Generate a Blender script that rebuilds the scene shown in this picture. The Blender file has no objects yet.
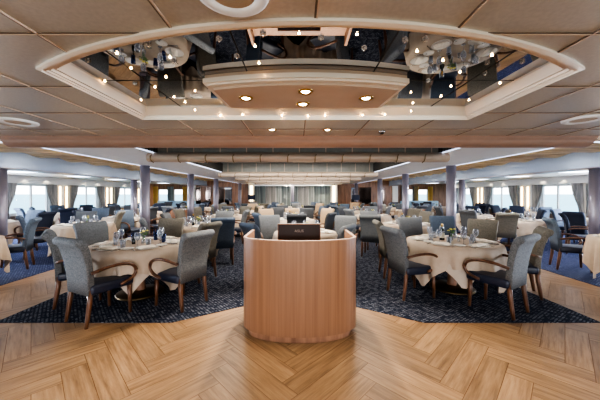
import bpy, bmesh, math, random
from mathutils import Vector, Matrix
random.seed(7)
PI = math.pi
SC = bpy.context.scene
COL = SC.collection
EYE = 1.53      # camera height
F = 267.0       # focal length in pixels of the 600 px frame
VX, VY = 298.0, 194.0

# ------------------------------------------------------------------ helpers
def lin(c):
    return tuple((v/12.92 if v <= .04045 else ((v+.055)/1.055)**2.4) for v in c)
def rgb(r, g, b):
    return lin((r/255, g/255, b/255)) + (1,)

class MB:
    """collects shapes into one mesh"""
    def __init__(s):
        s.v, s.f, s.sm = [], [], []
    def add(s, vs, fs, smooth=False):
        b = len(s.v)
        s.v += [tuple(v) for v in vs]
        s.f += [tuple(b+i for i in f) for f in fs]
        s.sm += [smooth]*len(fs)
        return s
    def box(s, x0, x1, y0, y1, z0, z1):
        vs = [(x, y, z) for z in (z0, z1) for y in (y0, y1) for x in (x0, x1)]
        return s.add(vs, [(0,2,3,1),(4,5,7,6),(0,1,5,4),(2,6,7,3),(0,4,6,2),(1,3,7,5)])
    def rbox(s, cx, cy, cz, sx, sy, sz, r, seg=2):
        bm = bmesh.new()
        bmesh.ops.create_cube(bm, size=1)
        for v in bm.verts:
            v.co = Vector((v.co.x*sx, v.co.y*sy, v.co.z*sz))
        bmesh.ops.bevel(bm, geom=bm.edges[:], offset=r, segments=seg, profile=.5, affect='EDGES')
        bm.verts.index_update()
        s.add([(v.co.x+cx, v.co.y+cy, v.co.z+cz) for v in bm.verts], [[v.index for v in f.verts] for f in bm.faces], True)
        bm.free()
        return s
    def lathe(s, prof, seg=20, c=(0,0,0), caps=True):
        n = len(prof)
        vs, fs = [], []
        for i in range(seg):
            a = 2*PI*i/seg
            for r, z in prof:
                vs.append((c[0]+r*math.cos(a), c[1]+r*math.sin(a), c[2]+z))
        for i in range(seg):
            j = (i+1) % seg
            for k in range(n-1):
                fs.append((i*n+k, j*n+k, j*n+k+1, i*n+k+1))
        if caps:
            if prof[0][0] > 1e-5: fs.append(tuple(i*n for i in range(seg))[::-1])
            if prof[-1][0] > 1e-5: fs.append(tuple(i*n+n-1 for i in range(seg)))
        return s.add(vs, fs, True)
    def tube(s, pts, rad, seg=8, sq=(1,1)):
        pts = [Vector(p) for p in pts]
        if not isinstance(rad, (list, tuple)): rad = [rad]*len(pts)
        vs, fs = [], []
        up = Vector((0,0,1))
        for i, p in enumerate(pts):
            t = (pts[min(i+1, len(pts)-1)]-pts[max(i-1, 0)]).normalized()
            a = t.cross(up)
            if a.length < .05: a = t.cross(Vector((0,1,0)))
            a.normalize(); b = t.cross(a).normalized()
            if i and (a.dot(pa) < 0): a = -a; b = -b
            pa = a
            for k in range(seg):
                w = 2*PI*(k+.5)/seg
                vs.append(p+a*math.cos(w)*rad[i]*sq[0]+b*math.sin(w)*rad[i]*sq[1])
        n = len(pts)
        for i in range(n-1):
            for k in range(seg):
                k2 = (k+1) % seg
                fs.append((i*seg+k, i*seg+k2, (i+1)*seg+k2, (i+1)*seg+k))
        fs.append(tuple(range(seg))[::-1]); fs.append(tuple((n-1)*seg+k for k in range(seg)))
        return s.add(vs, fs, seg > 5)
    def sphere(s, c, r, seg=10, rings=6, sz=1):
        return s.lathe([(r*math.sin(PI*i/rings), -r*sz*math.cos(PI*i/rings)) for i in range(rings+1)], seg, c, False)
    def prism(s, poly, z0, z1):
        n = len(poly)
        vs = [(x, y, z0) for x, y in poly]+[(x, y, z1) for x, y in poly]
        fs = [tuple(range(n))[::-1], tuple(range(n, 2*n))]+[(i, (i+1) % n, (i+1) % n+n, i+n) for i in range(n)]
        return s.add(vs, fs)
    def grid(s, fn, nu, nv, smooth=True, closed=False):
        vs = [fn(i/nu, j/nv) for i in range(nu+(0 if closed else 1)) for j in range(nv+1)]
        fs = []
        m = nv+1
        for i in range(nu):
            i2 = (i+1) % nu if closed else i+1
            for j in range(nv):
                fs.append((i*m+j, i2*m+j, i2*m+j+1, i*m+j+1))
        return s.add(vs, fs, smooth)
    def mesh(s, name, m):
        me = bpy.data.meshes.new(name)
        me.from_pydata(s.v, [], s.f)
        me.polygons.foreach_set('use_smooth', s.sm)
        me.update()
        bm = bmesh.new(); bm.from_mesh(me)
        bmesh.ops.recalc_face_normals(bm, faces=bm.faces[:])
        bm.to_mesh(me); bm.free()
        if m: me.materials.append(m)
        return me
    def build(s, name, m, parent=None):
        o = bpy.data.objects.new(name, s.mesh(name, m))
        COL.objects.link(o)
        if parent: o.parent = parent
        return o

def tag(o, label, cat, group=None, kind=None):
    o['label'] = label
    o['category'] = cat
    if group: o['group'] = group
    if kind: o['kind'] = kind
    return o
def empty(name, loc=(0,0,0), rz=0, label=None, cat=None, group=None):
    o = bpy.data.objects.new(name, None)
    o.empty_display_size = .1
    COL.objects.link(o)
    o.location = loc; o.rotation_euler = (0, 0, rz)
    if label: tag(o, label, cat, group)
    return o
def struct(o):
    o['kind'] = 'structure'
    return o
def dup(src, loc, rz=0, label=None, group=None, scale=None):
    r = src.copy(); COL.objects.link(r)
    r.location = loc; r.rotation_euler = (0, 0, rz)
    if scale: r.scale = scale
    if label: r['label'] = label
    if group: r['group'] = group
    for ch in KIDS.get(src.name, []):
        c = ch.copy(); COL.objects.link(c); c.parent = r
        for g in KIDS.get(ch.name, []):
            d = g.copy(); COL.objects.link(d); d.parent = c
    return r
KIDS = {}
def learn(root):
    for o in bpy.data.objects:
        if o.parent is not None:
            L = KIDS.setdefault(o.parent.name, [])
            if o not in L: L.append(o)
ORD = ['', 'first', 'second', 'third', 'fourth', 'fifth', 'sixth', 'seventh', 'eighth', 'ninth', 'tenth', 'eleventh', 'twelfth',
       'thirteenth', 'fourteenth', 'fifteenth', 'sixteenth', 'seventeenth', 'eighteenth', 'nineteenth', 'twentieth']
def ordinal(k):
    if k <= 20: return ORD[k]
    t = ['', '', 'twenty', 'thirty', 'forty', 'fifty'][k//10]
    return t+('-'+ORD[k % 10] if k % 10 else 'th')

# ------------------------------------------------------------------ materials
def newmat(name):
    m = bpy.data.materials.new(name); m.use_nodes = True
    nt = m.node_tree
    return m, nt, nt.nodes['Principled BSDF']
def flat(name, c, rough=.5, metal=0., spec=.5, noise=0., nscale=20., bump=0., emit=None, es=0.):
    m, nt, b = newmat(name)
    b.inputs['Base Color'].default_value = c
    b.inputs['Roughness'].default_value = rough
    b.inputs['Metallic'].default_value = metal
    b.inputs['Specular IOR Level'].default_value = spec
    if noise or bump:
        tc = nt.nodes.new('ShaderNodeTexCoord')
        nz = nt.nodes.new('ShaderNodeTexNoise'); nz.inputs['Scale'].default_value = nscale; nz.inputs['Detail'].default_value = 3
        nt.links.new(tc.outputs['Object'], nz.inputs['Vector'])
        if noise:
            mx = nt.nodes.new('ShaderNodeMix'); mx.data_type = 'RGBA'
            mx.inputs[6].default_value = tuple(v*(1-noise) for v in c[:3])+(1,)
            mx.inputs[7].default_value = tuple(min(1, v*(1+noise)) for v in c[:3])+(1,)
            cr = nt.nodes.new('ShaderNodeMapRange'); cr.inputs['From Min'].default_value = .35; cr.inputs['From Max'].default_value = .65
            nt.links.new(nz.outputs['Fac'], cr.inputs['Value'])
            nt.links.new(cr.outputs[0], mx.inputs[0]); nt.links.new(mx.outputs[2], b.inputs['Base Color'])
        if bump:
            bp = nt.nodes.new('ShaderNodeBump'); bp.inputs['Strength'].default_value = bump; bp.inputs['Distance'].default_value = .01
            nt.links.new(nz.outputs['Fac'], bp.inputs['Height']); nt.links.new(bp.outputs[0], b.inputs['Normal'])
    if emit:
        b.inputs['Emission Color'].default_value = emit
        b.inputs['Emission Strength'].default_value = es
    return m
def grain(name, c1, c2, scale=(30, 30, 2), rough=.4, coord='Object', spec=.5):
    m, nt, b = newmat(name)
    tc = nt.nodes.new('ShaderNodeTexCoord'); mp = nt.nodes.new('ShaderNodeMapping')
    mp.inputs['Scale'].default_value = scale
    nz = nt.nodes.new('ShaderNodeTexNoise'); nz.inputs['Scale'].default_value = 1; nz.inputs['Detail'].default_value = 5; nz.inputs['Roughness'].default_value = .6
    cr = nt.nodes.new('ShaderNodeValToRGB')
    cr.color_ramp.elements[0].position = .3; cr.color_ramp.elements[0].color = c1
    cr.color_ramp.elements[1].position = .7; cr.color_ramp.elements[1].color = c2
    nt.links.new(tc.outputs[coord], mp.inputs[0]); nt.links.new(mp.outputs[0], nz.inputs['Vector'])
    nt.links.new(nz.outputs['Fac'], cr.inputs[0]); nt.links.new(cr.outputs[0], b.inputs['Base Color'])
    b.inputs['Roughness'].default_value = rough
    b.inputs['Specular IOR Level'].default_value = spec
    return m
def emission(name, c, s):
    m, nt, b = newmat(name)
    b.inputs['Base Color'].default_value = c
    b.inputs['Emission Color'].default_value = c
    b.inputs['Emission Strength'].default_value = s
    return m
def glassy(name, tint, opacity=.18, rough=.03):
    m, nt, b = newmat(name)
    b.inputs['Base Color'].default_value = tint
    b.inputs['Roughness'].default_value = rough
    b.inputs['Metallic'].default_value = .3
    tr = nt.nodes.new('ShaderNodeBsdfTransparent'); tr.inputs[0].default_value = tuple(.6+.4*v for v in tint[:3])+(1,)
    lw = nt.nodes.new('ShaderNodeLayerWeight'); lw.inputs['Blend'].default_value = .35
    ad = nt.nodes.new('ShaderNodeMath'); ad.operation = 'ADD'; ad.use_clamp = True; ad.inputs[1].default_value = opacity
    mx = nt.nodes.new('ShaderNodeMixShader')
    nt.links.new(lw.outputs['Facing'], ad.inputs[0]); nt.links.new(ad.outputs[0], mx.inputs[0])
    nt.links.new(tr.outputs[0], mx.inputs[1]); nt.links.new(b.outputs[0], mx.inputs[2])
    nt.links.new(mx.outputs[0], nt.nodes['Material Output'].inputs['Surface'])
    return m

def floor_wood():
    m, nt, b = newmat('herringbone wood')
    uv = nt.nodes.new('ShaderNodeUVMap'); uv.uv_map = 'UVMap'
    at = nt.nodes.new('ShaderNodeAttribute'); at.attribute_name = 'plank'
    mp = nt.nodes.new('ShaderNodeMapping'); mp.inputs['Scale'].default_value = (2.2, 26, 1)
    ad = nt.nodes.new('ShaderNodeVectorMath'); ad.operation = 'ADD'
    cb = nt.nodes.new('ShaderNodeCombineXYZ')
    mu = nt.nodes.new('ShaderNodeMath'); mu.operation = 'MULTIPLY'; mu.inputs[1].default_value = 37
    L = nt.links.new
    L(at.outputs['Fac'], mu.inputs[0]); L(mu.outputs[0], cb.inputs[2]); L(mu.outputs[0], cb.inputs[0])
    L(uv.outputs[0], mp.inputs[0]); L(mp.outputs[0], ad.inputs[0]); L(cb.outputs[0], ad.inputs[1])
    nz = nt.nodes.new('ShaderNodeTexNoise'); nz.inputs['Scale'].default_value = 1; nz.inputs['Detail'].default_value = 6; nz.inputs['Roughness'].default_value = .65
    L(ad.outputs[0], nz.inputs['Vector'])
    cr = nt.nodes.new('ShaderNodeValToRGB')
    cr.color_ramp.elements[0].position = .22; cr.color_ramp.elements[0].color = rgb(98, 73, 51)
    cr.color_ramp.elements[1].position = .8; cr.color_ramp.elements[1].color = rgb(173, 141, 106)
    e = cr.color_ramp.elements.new(.5); e.color = rgb(147, 115, 83)
    L(nz.outputs['Fac'], cr.inputs[0])
    hs = nt.nodes.new('ShaderNodeHueSaturation')
    mr = nt.nodes.new('ShaderNodeMapRange'); mr.inputs['To Min'].default_value = .84; mr.inputs['To Max'].default_value = 1.12
    L(at.outputs['Fac'], mr.inputs[0]); L(mr.outputs[0], hs.inputs['Value']); L(cr.outputs[0], hs.inputs['Color'])
    L(hs.outputs[0], b.inputs['Base Color'])
    b.inputs['Roughness'].default_value = .38
    b.inputs['Specular IOR Level'].default_value = .45
    return m
def carpet_mat(name, base, speck, sc):
    m, nt, b = newmat(name)
    L = nt.links.new
    tc = nt.nodes.new('ShaderNodeTexCoord')
    mp = nt.nodes.new('ShaderNodeMapping'); mp.inputs['Scale'].default_value = (sc*.55, sc, 1); mp.inputs['Rotation'].default_value = (0, 0, .12)
    L(tc.outputs['Object'], mp.inputs[0])
    br = nt.nodes.new('ShaderNodeTexBrick')
    br.inputs['Scale'].default_value = 1; br.inputs['Mortar Size'].default_value = .22; br.inputs['Mortar Smooth'].default_value = .25
    br.inputs['Brick Width'].default_value = .9; br.inputs['Row Height'].default_value = .7
    br.inputs['Color1'].default_value = speck; br.inputs['Color2'].default_value = tuple(v*.55 for v in speck[:3])+(1,)
    br.inputs['Mortar'].default_value = base
    L(mp.outputs[0], br.inputs['Vector'])
    nz = nt.nodes.new('ShaderNodeTexNoise'); nz.inputs['Scale'].default_value = sc*.5; nz.inputs['Detail'].default_value = 4
    L(tc.outputs['Object'], nz.inputs['Vector'])
    mr = nt.nodes.new('ShaderNodeMapRange'); mr.inputs['From Min'].default_value = .42; mr.inputs['From Max'].default_value = .6
    L(nz.outputs['Fac'], mr.inputs[0])
    mx = nt.nodes.new('ShaderNodeMix'); mx.data_type = 'RGBA'
    mx.inputs[6].default_value = base
    L(mr.outputs[0], mx.inputs[0]); L(br.outputs['Color'], mx.inputs[7])
    L(mx.outputs[2], b.inputs['Base Color'])
    b.inputs['Roughness'].default_value = .95
    b.inputs['Specular IOR Level'].default_value = .1
    return m

M = {}
M['floor'] = floor_wood()
M['subfloor'] = flat('floor joint', rgb(110, 80, 55), .7)
M['carpet'] = carpet_mat('navy fleck carpet', rgb(32, 36, 50), rgb(146, 148, 156), 30)
M['carpet_daylit'] = carpet_mat('daylit navy fleck carpet', rgb(44, 50, 80), rgb(120, 126, 150), 30)  # same navy carpet; the side windows' daylight is put into its colour
M['ceil'] = flat('satin ceiling panel', rgb(188, 180, 168), .3, .35, .5, .05, 60, .02)
M['ceil_side'] = flat('side ceiling paint', rgb(196, 190, 186), .5, 0, .5, .03)
M['seam'] = flat('ceiling joint', rgb(104, 88, 74), .5)
M['seam_light'] = flat('ceiling joint lip', rgb(196, 172, 150), .4)
M['fascia'] = flat('pinkish fascia', rgb(164, 134, 118), .4, .1, .5, .04, 6)
M['mould'] = flat('cream moulding', rgb(220, 204, 186), .3, .2)
M['panel_tan'] = flat('tan ceiling raft', rgb(184, 158, 136), .45, 0, .4, .03, 8)
M['mirror'] = flat('ceiling mirror', rgb(176, 176, 178), .015, 1.)
M['chrome'] = flat('polished chrome', rgb(205, 200, 192), .15, 1.)
M['brass'] = flat('brass', rgb(176, 138, 78), .28, 1.)
M['bracket'] = flat('aged brass', rgb(128, 106, 72), .4, .8)
M['white'] = flat('white paint', rgb(222, 220, 218), .5)
M['soffit'] = flat('white soffit', rgb(214, 212, 212), .5, 0, .5, .02, 5)
M['beam'] = flat('satin blue-white beam', rgb(150, 166, 194), .25, .4)
M['valance'] = flat('cream curved board', rgb(184, 164, 146), .4, .1)
M['gray_panel'] = flat('grey ceiling panel', rgb(128, 126, 120), .6, 0, .4, .06, 10)
M['louver'] = flat('dark louvre', rgb(40, 36, 30), .7)
M['gold'] = grain('gold slatted ceiling', rgb(140, 114, 76), rgb(226, 202, 156), (2, 22, 2), .35)
M['pillar'] = flat('mauve grey satin metal', rgb(124, 118, 128), .36, .25)
M['walnut'] = grain('reddish wood panel', rgb(104, 70, 50), rgb(152, 112, 86), (9, 9, 1.2), .4)
M['podium'] = grain('podium veneer', rgb(116, 80, 56), rgb(134, 97, 71), (46, 46, .7), .42)
M['podium_edge'] = grain('podium edge veneer', rgb(124, 86, 60), rgb(146, 106, 78), (30, 30, 2), .4)
M['chairwood'] = grain('chair beech', rgb(70, 46, 32), rgb(112, 76, 54), (20, 20, 6), .35)
M['seat'] = flat('navy vinyl', rgb(34, 40, 58), .42, 0, .5, .1, 60)
M['grey'] = flat('grey tweed', rgb(107, 109, 111), .9, 0, .2, .28, 75)
M['taupe'] = flat('taupe tweed', rgb(112, 107, 98), .9, 0, .2, .28, 75)
M['dark'] = flat('charcoal tweed', rgb(72, 74, 78), .8, 0, .3, .25, 120)
M['navy'] = flat('dark navy tweed', rgb(38, 43, 58), .75, 0, .3, .2, 120)
M['blue'] = flat('blue-lit grey tweed', rgb(84, 94, 108), .9, 0, .2, .25, 75)  # bluish window light put into the colour of the grey-blue chair fabric
M['cream'] = flat('cream tweed', rgb(176, 152, 124), .9, 0, .2, .15, 120)
M['brown'] = flat('brown tweed', rgb(92, 74, 62), .9, 0, .2, .2, 120)
M['cloth'] = flat('beige linen', rgb(182, 165, 148), .85, 0, .2, .05, 9, .1)
M['undercloth'] = flat('white linen', rgb(186, 172, 158), .85, 0, .2)
M['bronze'] = flat('bronze base', rgb(92, 74, 48), .35, .8)
M['china'] = flat('white china', rgb(232, 226, 218), .18)
M['napkin'] = flat('folded linen napkin', rgb(236, 226, 212), .85)
M['glass'] = glassy('clear glass', rgb(214, 218, 226), .05)
M['blueglass'] = glassy('blue glass', rgb(70, 92, 150), .22)
M['bottle'] = flat('black bottle', rgb(14, 16, 18), .12)
M['label'] = flat('bottle label', rgb(206, 200, 180), .6)
M['leaf'] = flat('leaf green', rgb(78, 112, 52), .6, 0, .3, .3, 40)
M['petal'] = flat('yellow petal', rgb(222, 206, 96), .6)
M['petal_w'] = flat('white petal', rgb(236, 230, 222), .6)
M['steel'] = flat('steel', rgb(190, 190, 192), .2, 1.)
M['screen'] = flat('dark monitor shell', rgb(38, 25, 21), .45, 0, .2)
M['screen_rim'] = flat('monitor rim', rgb(112, 76, 58), .35)
M['logo'] = flat('logo silver', rgb(112, 94, 84), .4, .2)
M['pane'] = glassy('window glass', rgb(236, 242, 248), .0, .02)
for n_ in M['pane'].node_tree.nodes:
    if n_.type == 'MATH': n_.operation = 'MULTIPLY'; n_.inputs[1].default_value = .12
    if n_.type == 'BSDF_TRANSPARENT': n_.inputs[0].default_value = (.98, .99, 1, 1)
M['sea'] = flat('sea', rgb(78, 138, 138), .5, 0, .3, .12, .02)
M['curtain'] = grain('silver striped curtain', rgb(104, 104, 108), rgb(182, 176, 168), (9, 9, .3), .75)
M['curtain_gold'] = grain('gold curtain', rgb(150, 112, 48), rgb(216, 178, 96), (14, 14, .4), .6)
M['curtain_dark'] = grain('slate curtain', rgb(34, 40, 44), rgb(168, 176, 174), (6, 6, .2), .75)
M['curtain_pale'] = grain('pale curtain', rgb(70, 78, 78), rgb(206, 208, 202), (6, 6, .2), .75)
M['dado'] = flat('dado panel', rgb(150, 128, 112), .6)
M['sofa'] = flat('pale blue vinyl', rgb(150, 178, 196), .5)
M['smoked'] = flat('smoked mirror', rgb(78, 66, 60), .08, .9)
M['led'] = emission('cool led strip', rgb(214, 226, 255), .9)
M['led_warm'] = emission('warm light strip', rgb(255, 226, 170), 4.)
M['bulb'] = emission('halogen bulb', rgb(255, 200, 120), 60.)
M['lamp'] = emission('lamp lens', rgb(255, 240, 214), 14.)
M['trough'] = emission('light trough', rgb(226, 236, 255), 3.2)
M['speaker'] = flat('speaker grille', rgb(176, 158, 138), .7, 0, .3, .05, 200)

# ------------------------------------------------------------------ camera
cam = bpy.data.cameras.new('camera'); co = bpy.data.objects.new('camera', cam); COL.objects.link(co)
co.location = (0, 0, EYE); co.rotation_euler = (PI/2, 0, 0)
cam.sensor_width = 36; cam.lens = F/600*36
cam.shift_x = (300-VX)/600; cam.shift_y = -(200-VY)/600
cam.clip_end = 60000; cam.clip_start = .05
SC.camera = co

WX = 11.0       # half width of the room
BACK = 18.8     # rear wall
ZC = 2.2        # near ceiling
# ------------------------------------------------------------------ floor
def build_floor():
    L_, W_ = .9, .18
    me = bpy.data.meshes.new('floor')
    vs, fs, uvs, rn = [], [], [], []
    c, s = math.cos(PI/4), math.sin(PI/4)
    g = .0022
    n = 70
    for i in range(-n*2, n*2):
        for j in range(-22, 22):
            ox, oy = i*W_+j*L_, i*W_-j*L_
            for k in (0, 1):
                if k == 0: x0, y0, x1, y1 = ox, oy, ox+L_, oy+W_
                else: x0, y0, x1, y1 = ox, oy+W_, ox+W_, oy+W_+L_
                mx, my = (x0+x1)/2, (y0+y1)/2
                X, Y = mx*c-my*s, mx*s+my*c
                if not (-8 < X < 8 and -3 < Y < 15): continue
                if Y > 4.4 and abs(X) < 3.0: continue
                if Y > 4.4 and abs(X) > 5.6: continue
                b = len(vs)
                for (a, d) in ((x0+g, y0+g), (x1-g, y0+g), (x1-g, y1-g), (x0+g, y1-g)):
                    vs.append((a*c-d*s, a*s+d*c, 0))
                fs.append((b, b+1, b+2, b+3))
                r = random.random(); rn.append(r)
                if k == 0: uvs += [(0, 0), (L_, 0), (L_, W_), (0, W_)]
                else: uvs += [(0, 0), (0, W_), (L_, W_), (L_, 0)]
    nf = len(fs)
    b = len(vs)
    vs += [(-WX, -4, -.002), (WX, -4, -.002), (WX, BACK, -.002), (-WX, BACK, -.002)]
    fs.append((b, b+1, b+2, b+3)); rn.append(.3); uvs += [(0, 0)]*4
    me.from_pydata(vs, [], fs); me.update()
    uvl = me.uv_layers.new(name='UVMap')
    uvl.data.foreach_set('uv', [t for u in uvs for t in u])
    at = me.attributes.new('plank', 'FLOAT', 'FACE'); at.data.foreach_set('value', rn)
    me.materials.append(M['floor']); me.materials.append(M['subfloor'])
    me.polygons[nf].material_index = 1
    o = bpy.data.objects.new('floor', me); COL.objects.link(o); struct(o)
build_floor()
struct(MB().prism([(-3.6, 3.17), (-1.5, 3.17), (0, 4.1), (1.5, 3.17), (3.6, 3.17), (3.6, BACK), (-3.6, BACK)], -.001, .006).build('floor_carpet', M['carpet']))
for s, nm in ((-1, 'left'), (1, 'right')):
    a, b = sorted((s*4.96, s*WX))
    struct(MB().box(a, b, 1, BACK, -.001, .006).build('floor_carpet_'+nm, M['carpet_daylit']))
struct(MB().add([(-20000, -20000, -14), (20000, -20000, -14), (20000, 20000, -14), (-20000, 20000, -14)], [(0, 1, 2, 3)]).build('sea', M['sea']))

# ------------------------------------------------------------------ ceiling
XC = .065
RL, RR, RF = -1.36, 1.49, 2.34      # recess: left, right, far edge
def arc(x):                            # near edge of the recess
    h = (RR-RL)/2; sag = .385
    R = (h*h+sag*sag)/(2*sag)
    t = x-XC
    return 1.035+R-math.sqrt(max(R*R-t*t, 0))
mb = MB()
Y0, Y1 = -4.0, 3.14
xs = [RL+(RR-RL)*i/28 for i in range(29)]
def quad(m, a, b, c, d): m.add([a, b, c, d], [(0, 1, 2, 3)])
quad(mb, (-WX, Y0, ZC), (RL, Y0, ZC), (RL, Y1, ZC), (-WX, Y1, ZC))
quad(mb, (RR, Y0, ZC), (WX, Y0, ZC), (WX, Y1, ZC), (RR, Y1, ZC))
quad(mb, (RL, RF, ZC), (RR, RF, ZC), (RR, Y1, ZC), (RL, Y1, ZC))
for a, b in zip(xs, xs[1:]):
    quad(mb, (a, Y0, ZC), (b, Y0, ZC), (b, arc(b), ZC), (a, arc(a), ZC))
struct(mb.build('ceiling', M['ceil']))
# joints between the ceiling panels
mb = MB(); ml = MB()
def seam(x0, y0, x1, y1):
    if x0 == x1:
        mb.box(x0-.004, x0+.004, y0, y1, ZC-.003, ZC+.001); ml.box(x0+.004, x0+.010, y0, y1, ZC-.005, ZC+.001)
    else:
        mb.box(x0, x1, y0-.004, y0+.004, ZC-.003, ZC+.001); ml.box(x0, x1, y0+.004, y0+.010, ZC-.005, ZC+.001)
x = XC-.58*10
while x < 6:
    if RL < x < RR:
        seam(x, -2, x, arc(x)-.02); seam(x, RF+.03, x, Y1-.02)
    else: seam(x, -2, x, Y1-.02)
    x += .58
for y in (-1.1, -.55, 0, .55):
    seam(-6, y, 6, y)
for y in (1.11, 1.66, 2.2):
    h = (RR-RL)/2
    if y < 1.4:
        w = XC
        while arc(w) < y: w += .01
        seam(w+.06, y, 6, y); seam(-6, y, 2*XC-w-.06, y)
    else:
        seam(RR+.03, y, 6, y); seam(-6, y, RL-.03, y)
seam(-6, 2.75, 6, 2.75)
struct(mb.build('ceiling_joints', M['seam'])); struct(ml.build('ceiling_joint_lips', M['seam_light']))
# stepped moulding round the recess, mirror above
loop = [(x, arc(x)) for x in xs]+[(RR, RF), (RL, RF)]
def offset_loop(lp, d):
    n = len(lp); out = []
    for i in range(n):
        p, q, r = Vector(lp[i-1]), Vector(lp[i]), Vector(lp[(i+1) % n])
        n1 = (q-p).normalized(); n2 = (r-q).normalized()
        m1 = Vector((n1.y, -n1.x)); m2 = Vector((n2.y, -n2.x))
        b = (m1+m2); b.normalize()
        k = d/max(.75, b.dot(m1))
        out.append(q+b*k)
    return out
ZM = 2.275
prof = [(.022, ZC+.001), (.022, ZC-.012), (.004, ZC-.018), (.002, ZC-.008), (-.012, ZC-.012), (-.014, ZC-.002), (-.028, ZC-.004), (-.032, ZC+.01), (-.05, ZC+.008), (-.075, ZM-.012), (-.075, ZM)]
mb = MB()
rings = [offset_loop(loop, d) for d, z in prof]
n = len(loop)
vs = [(rings[k][i].x, rings[k][i].y, prof[k][1]) for k in range(len(prof)) for i in range(n)]
fs = [(k*n+i, k*n+(i+1) % n, (k+1)*n+(i+1) % n, (k+1)*n+i) for k in range(len(prof)-1) for i in range(n)]
mb.add(vs, fs)
struct(mb.build('ceiling_moulding', M['mould']))
mb = MB(); mb.box(RL-.2, RR+.2, .9, RF+.2, ZM, ZM+.01)
struct(mb.build('ceiling_mirror', M['mirror']))
mb = MB()
for x in (-.31, .46, -1.0, 1.13):
    mb.box(x-.003, x+.003, max(arc(x)-.05, 1.0), RF+.1, ZM-.002, ZM)
mb.box(RL, RR, 1.75-.002, 1.75+.002, ZM-.0015, ZM)
struct(mb.build('ceiling_mirror_joints', M['louver']))
# mirror clips and little halogen bulbs: px -> point on the mirror plane
def on_plane(px, py, z):
    d = (z-EYE)*F/(VY-py)
    return (px-VX)*d/F, d
clip0 = None
clips = [(219, 40), (237, 57), (263, 34), (321, 38), (364, 49), (88, 61), (148, 45), (156, 69), (135, 84), (405, 41), (425, 40), (428, 81), (485, 74), (522, 62), (487, 63), (174, 62)]
clips.sort()
for k, (px, py) in enumerate(clips):
    x, d = on_plane(px, py, ZM-.004)
    lab = 'small chrome mirror clip on the mirrored ceiling, %s from the left' % ordinal(k+1)
    if clip0 is None:
        m = MB()
        for a in (0, PI/2): m.box(-.014 if a == 0 else -.004, .014 if a == 0 else .004, -.004 if a == 0 else -.014, .004 if a == 0 else .014, -.006, .003)
        m.sphere((0, 0, -.006), .006, 8, 5)
        clip0 = m.build('mirror_clip', M['chrome'])
        tag(clip0, lab, 'clip', 'mirror clips on the ceiling mirror')
        clip0.location = (x, d, ZM-.004)
    else: dup(clip0, (x, d, ZM-.004), 0, lab)
bulbs = [(117, 53), (170, 57), (105, 81), (155, 87), (166, 77), (141, 100), (174, 97), (185, 102), (255, 46), (259, 63), (299, 33), (357, 34),
         (417, 51), (443, 60), (492, 55), (500, 83), (451, 86), (441, 96), (469, 100), (413, 103), (131, 68), (460, 72)]
bulbs.sort()
b0 = None
for k, (px, py) in enumerate(bulbs):
    x, d = on_plane(px, py, ZM-.002)
    lab = 'tiny glowing halogen bulb under the mirrored ceiling, %s from the left' % ordinal(k+1)
    if b0 is None:
        b0 = empty('halogen_bulb', (x, d, ZM), 0, lab, 'bulb', 'halogen bulbs on the ceiling mirror')
        MB().lathe([(.009, 0.001), (.009, -.002), (.006, -.003)], 8).build('socket', M['chrome'], b0)
        MB().sphere((0, 0, -.001), .0065, 8, 6).build('bulb', M['bulb'], b0)
        learn(b0)
    else: dup(b0, (x, d, ZM), 0, lab)
# second row of bulbs on the far ledge of the recess
row = [(221, 117.5), (243, 116.5), (282, 117.5), (308, 118), (325, 117.5), (362, 117), (384, 116.5), (410, 113), (196, 112)]
row.sort()
for k, (px, py) in enumerate(row):
    x, d = on_plane(px, py, ZC-.012)
    dup(b0, (x, d-.02, ZC-.0), 0, 'tiny glowing bulb along the recess far ledge, %s from the left' % ordinal(k+1), 'bulbs on the far ledge of the recess')

# hanging raft in the middle of the mirror
def raft():
    t = empty('ceiling_raft', (.05, 1.665, 0), 0, 'tan hanging ceiling raft with bowed front and four downlights under the mirror', 'ceiling panel')
    hw, dp = .645, .45
    def outline(e):
        pts = []
        for i in range(17):
            u = -1+2*i/16
            pts.append((u*(hw+e), -.085*(1-u*u)-e))
        pts += [(hw-.03+e, dp+e), (-hw+.03-e, dp+e)]
        return pts
    MB().prism(outline(-.05), 2.196, 2.21).build('panel', M['panel_tan'], t)
    MB().prism(outline(-.015), 2.21, 2.222).build('inner_lip', M['mould'], t)
    MB().prism(outline(0), 2.222, 2.25).build('lip', M['mould'], t)
    MB().prism(outline(-.01), 2.25, ZM-.001).build('riser', M['panel_tan'], t)
    for s in (-1, 1):
        MB().box(*sorted((s*(hw-.085), s*(hw-.055))), .05, dp-.07, 2.205, 2.21).build('edge_slot', M['white'], t)
raft()
def make_down(label, x, d, z, group, first=[None]):
    if first[0] is None:
        t = empty('downlight', (x, d, z), 0, label, 'downlight', group)
        MB().lathe([(.028, .004), (.034, -.003), (.046, -.005), (.05, 0.004)], 24, caps=False).build('trim_ring', M['brass'], t)
        MB().lathe([(.0, -.001), (.02, -.002), (.028, .003)], 20).build('lens', M['lamp'], t)
        learn(t); first[0] = t
        return t
    return dup(first[0], (x, d, z), 0, label, group)
def spot(x, y, z, e, ang=130, col=(1, .9, .76), r=.03, blend=.6):
    l = bpy.data.lights.new('spot', 'SPOT'); l.energy = e; l.spot_size = math.radians(ang); l.spot_blend = blend; l.color = col; l.shadow_soft_size = r
    o = bpy.data.objects.new('spot', l); COL.objects.link(o); o.location = (x, y, z)
    return o
for px, py, w in ((246, 98, 'left'), (366, 98, 'right'), (305.5, 91.5, 'front middle'), (303, 104, 'rear middle')):
    x, d = on_plane(px, py, 2.196)
    make_down('round brass downlight at the %s of the hanging ceiling raft' % w, x, d, 2.192, 'downlights in the raft')
    spot(x, d, 2.16, 9)
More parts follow.
